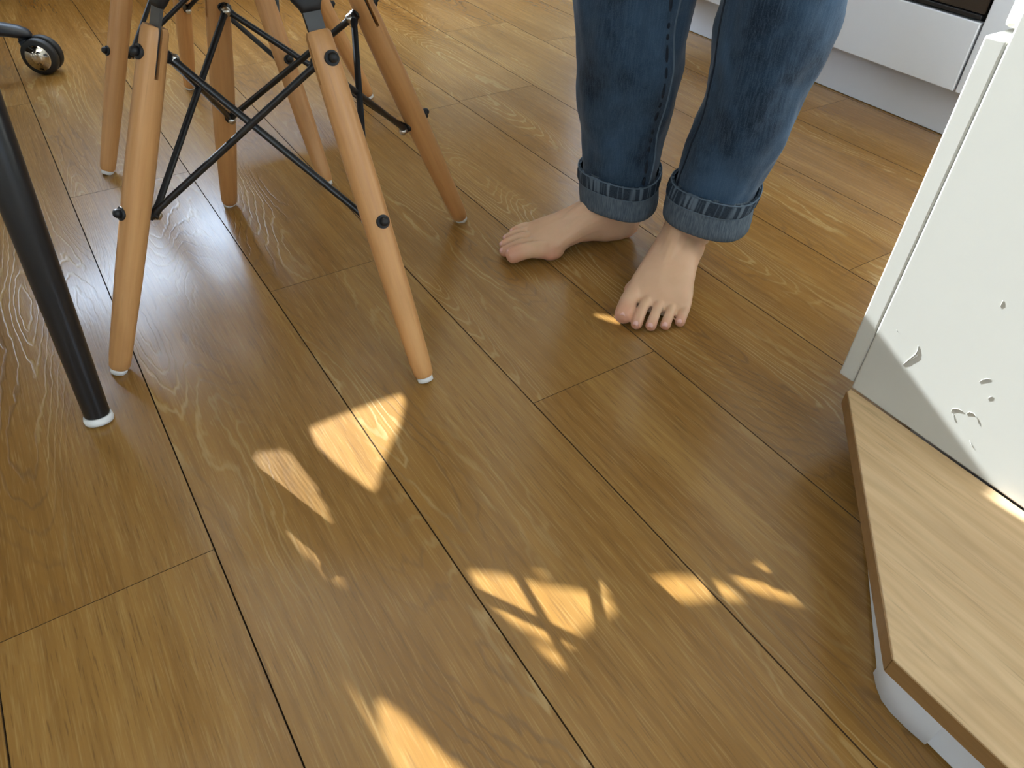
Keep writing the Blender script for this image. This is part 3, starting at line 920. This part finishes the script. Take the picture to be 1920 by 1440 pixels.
seam('r', -math.radians(48), M['thread'], M['seamdark'])
seam('l', -math.radians(172), M['seamdark'], M['seamdark'], False)
mb = MB(); rs = []
for z, a, b in ((.93, .125, .18), (1.0, .115, .165), (1.08, .10, .145), (1.18, .112, .16), (1.28, .118, .178), (1.335, .09, .15), (1.37, .06, .075)):
    rs.append([hipc + fx * (a * math.cos(2 * PI * q / 40)) + lf * (b * math.sin(2 * PI * q / 40)) + V((0, 0, z)) for q in range(40)])
mb.rings(rs, False); mb.build('sweater', M['shirt'], person)
mb = MB(); mb.ellipsoid(hd_c - fx * .022 + V((0, 0, .022)), (.088, .084, .108), Matrix.Rotation(math.atan2(fx.y, fx.x), 3, 'Z'))
mb.tube([hd_c - fx * .05, hd_c - fx * .07 - V((0, 0, .12)), hd_c - fx * .075 - V((0, 0, .22))], [.075, .07, .03], 16); mb.build('hair', M['hair'], person)

# ================================================================== ADDED PANEL OUT OF VIEW BEFORE THE FAR WINDOW (cut-outs shape the sun patches)
DY = 1.75
def to_gobo(p):
    t = (p.y - DY) / SUN_DIR.y
    return (p.x - SUN_DIR.x * t, p.z - SUN_DIR.z * t)
patches = [
    [(579, 802), (640, 777), (755, 736), (760, 756), (750, 797), (723, 852), (712, 890), (709, 910), (700, 921), (682, 910), (640, 878), (595, 838)],
    [(876, 1071), (932, 1074), (984, 1089), (1035, 1098), (1133, 1115), (1150, 1131), (1152, 1145), (1129, 1159), (1091, 1183), (1070, 1211), (1054, 1211), (1021, 1202), (960, 1169), (922, 1136)],
    [(1101, 1089), (1115, 1084), (1138, 1102), (1144, 1114), (1119, 1109)],
    [(997, 1069), (1035, 1075), (1030, 1081), (1006, 1078)],
    [(993, 1201), (1021, 1211), (1061, 1233), (1058, 1245), (1047, 1251), (1024, 1230)],
    [(1221, 1083), (1283, 1079), (1326, 1088), (1363, 1097), (1396, 1124), (1349, 1124), (1269, 1128), (1239, 1108)],
    [(1371, 1077), (1405, 1067), (1413, 1064), (1429, 1054), (1457, 1074), (1495, 1112), (1503, 1135), (1457, 1123), (1391, 1102)],
    [(705, 1323), (719, 1313), (754, 1338), (815, 1398), (862, 1440), (930, 1500), (800, 1500), (749, 1440), (722, 1380)],
    [(1112, 592), (1122, 588), (1164, 596), (1166, 609), (1142, 603)],
]
def chaikin(poly):
    out = []
    for a, b in zip(poly, poly[1:] + poly[:1]):
        a, b = V(a), V(b)
        out += [a.lerp(b, .12), a.lerp(b, .88)]
    return [tuple(p) for p in out]
holes = [[to_gobo(fl(*p)) for p in chaikin(poly)] for poly in patches]
def slits(poly, pitch, open_):
    pl_ = [V(to_gobo(fl(*p))) for p in poly]
    ys = [p.x for p in pl_]; y = min(ys) + pitch * .5; out = []
    while y < max(ys):
        cr = []
        for a, b in zip(pl_, pl_[1:] + pl_[:1]):
            if (a.x - y) * (b.x - y) < 0: cr.append(a.y + (b.y - a.y) * (y - a.x) / (b.x - a.x))
        cr.sort()
        if len(cr) >= 2 and cr[-1] - cr[0] > .006:
            w = pitch * open_ / 2; out.append([(y - w, cr[0]), (y + w, cr[0]), (y + w, cr[-1]), (y - w, cr[-1])])
        y += pitch
    return out
holes += slits([(474, 850), (530, 842), (560, 862), (590, 910), (628, 984), (605, 972), (551, 938), (493, 884)], .0045, .5)
holes += slits([(536, 988), (566, 1008), (606, 1036), (634, 1062), (650, 1100), (622, 1090), (560, 1030)], .0045, .4)
ed = [to_gobo(p) for p in (V((CX, .294, .163)), V((.628, .157, HB)), V((.636, .091, HB)))]
xe, ze = ed[1][0], ed[0][1]
outline = [(-.104, .488), (.36, .488), (.36, .26), (1.35, .26), (1.35, ze), (xe, ze), (xe, 1.30), (-.104, 1.30)]
from mathutils.geometry import delaunay_2d_cdt
def in_poly(p, poly):
    c = False
    for a, b in zip(poly, poly[1:] + poly[:1]):
        if (a[1] > p[1]) != (b[1] > p[1]) and p[0] < (b[0] - a[0]) * (p[1] - a[1]) / (b[1] - a[1]) + a[0]: c = not c
    return c
cv, ce = [], []
for poly in [outline] + holes:
    b0 = len(cv); cv += [V(p) for p in poly]
    ce += [(b0 + i, b0 + (i + 1) % len(poly)) for i in range(len(poly))]
ov, oe, of, *_ = delaunay_2d_cdt(cv, ce, [], 0, 1e-6)
keep = []
for f in of:
    c = sum((ov[i] for i in f), V((0, 0))) / len(f)
    if in_poly(c, outline) and not any(in_poly(c, h) for h in holes): keep.append(list(f))
sme = bpy.data.meshes.new('panel')
bm = bmesh.new()
bvs = [bm.verts.new((p.x, p.y, -.001)) for p in ov]
bfs = [bm.faces.new([bvs[i] for i in f]) for f in keep]
ex = bmesh.ops.extrude_face_region(bm, geom=bfs)
bmesh.ops.translate(bm, vec=(0, 0, .002), verts=[q for q in ex['geom'] if isinstance(q, bmesh.types.BMVert)])
bmesh.ops.delete(bm, geom=[q for q in bm.verts if not q.link_faces], context='VERTS')
bmesh.ops.recalc_face_normals(bm, faces=bm.faces)
bm.to_mesh(sme); bm.free()
div = empty('sun_gobo', (.1, DY, .3))
tag(div, 'added unseen thin panel with cut-outs that shape the sun patches', 'gobo')
pan = bpy.data.objects.new('panel', sme); link(pan, div)
sme.materials.clear(); sme.materials.append(M['gobo'])
pan.location = (-.1, 0, -.3)
pan.rotation_euler = (PI / 2, 0, 0)
for x in (-.06, .34):
    mb = MB(); mb.tube([(x - .1, 0, .98), (x - .1, 0, RZ - .301)], .002, 6); mb.build('gobo_cord', M['black'], div)
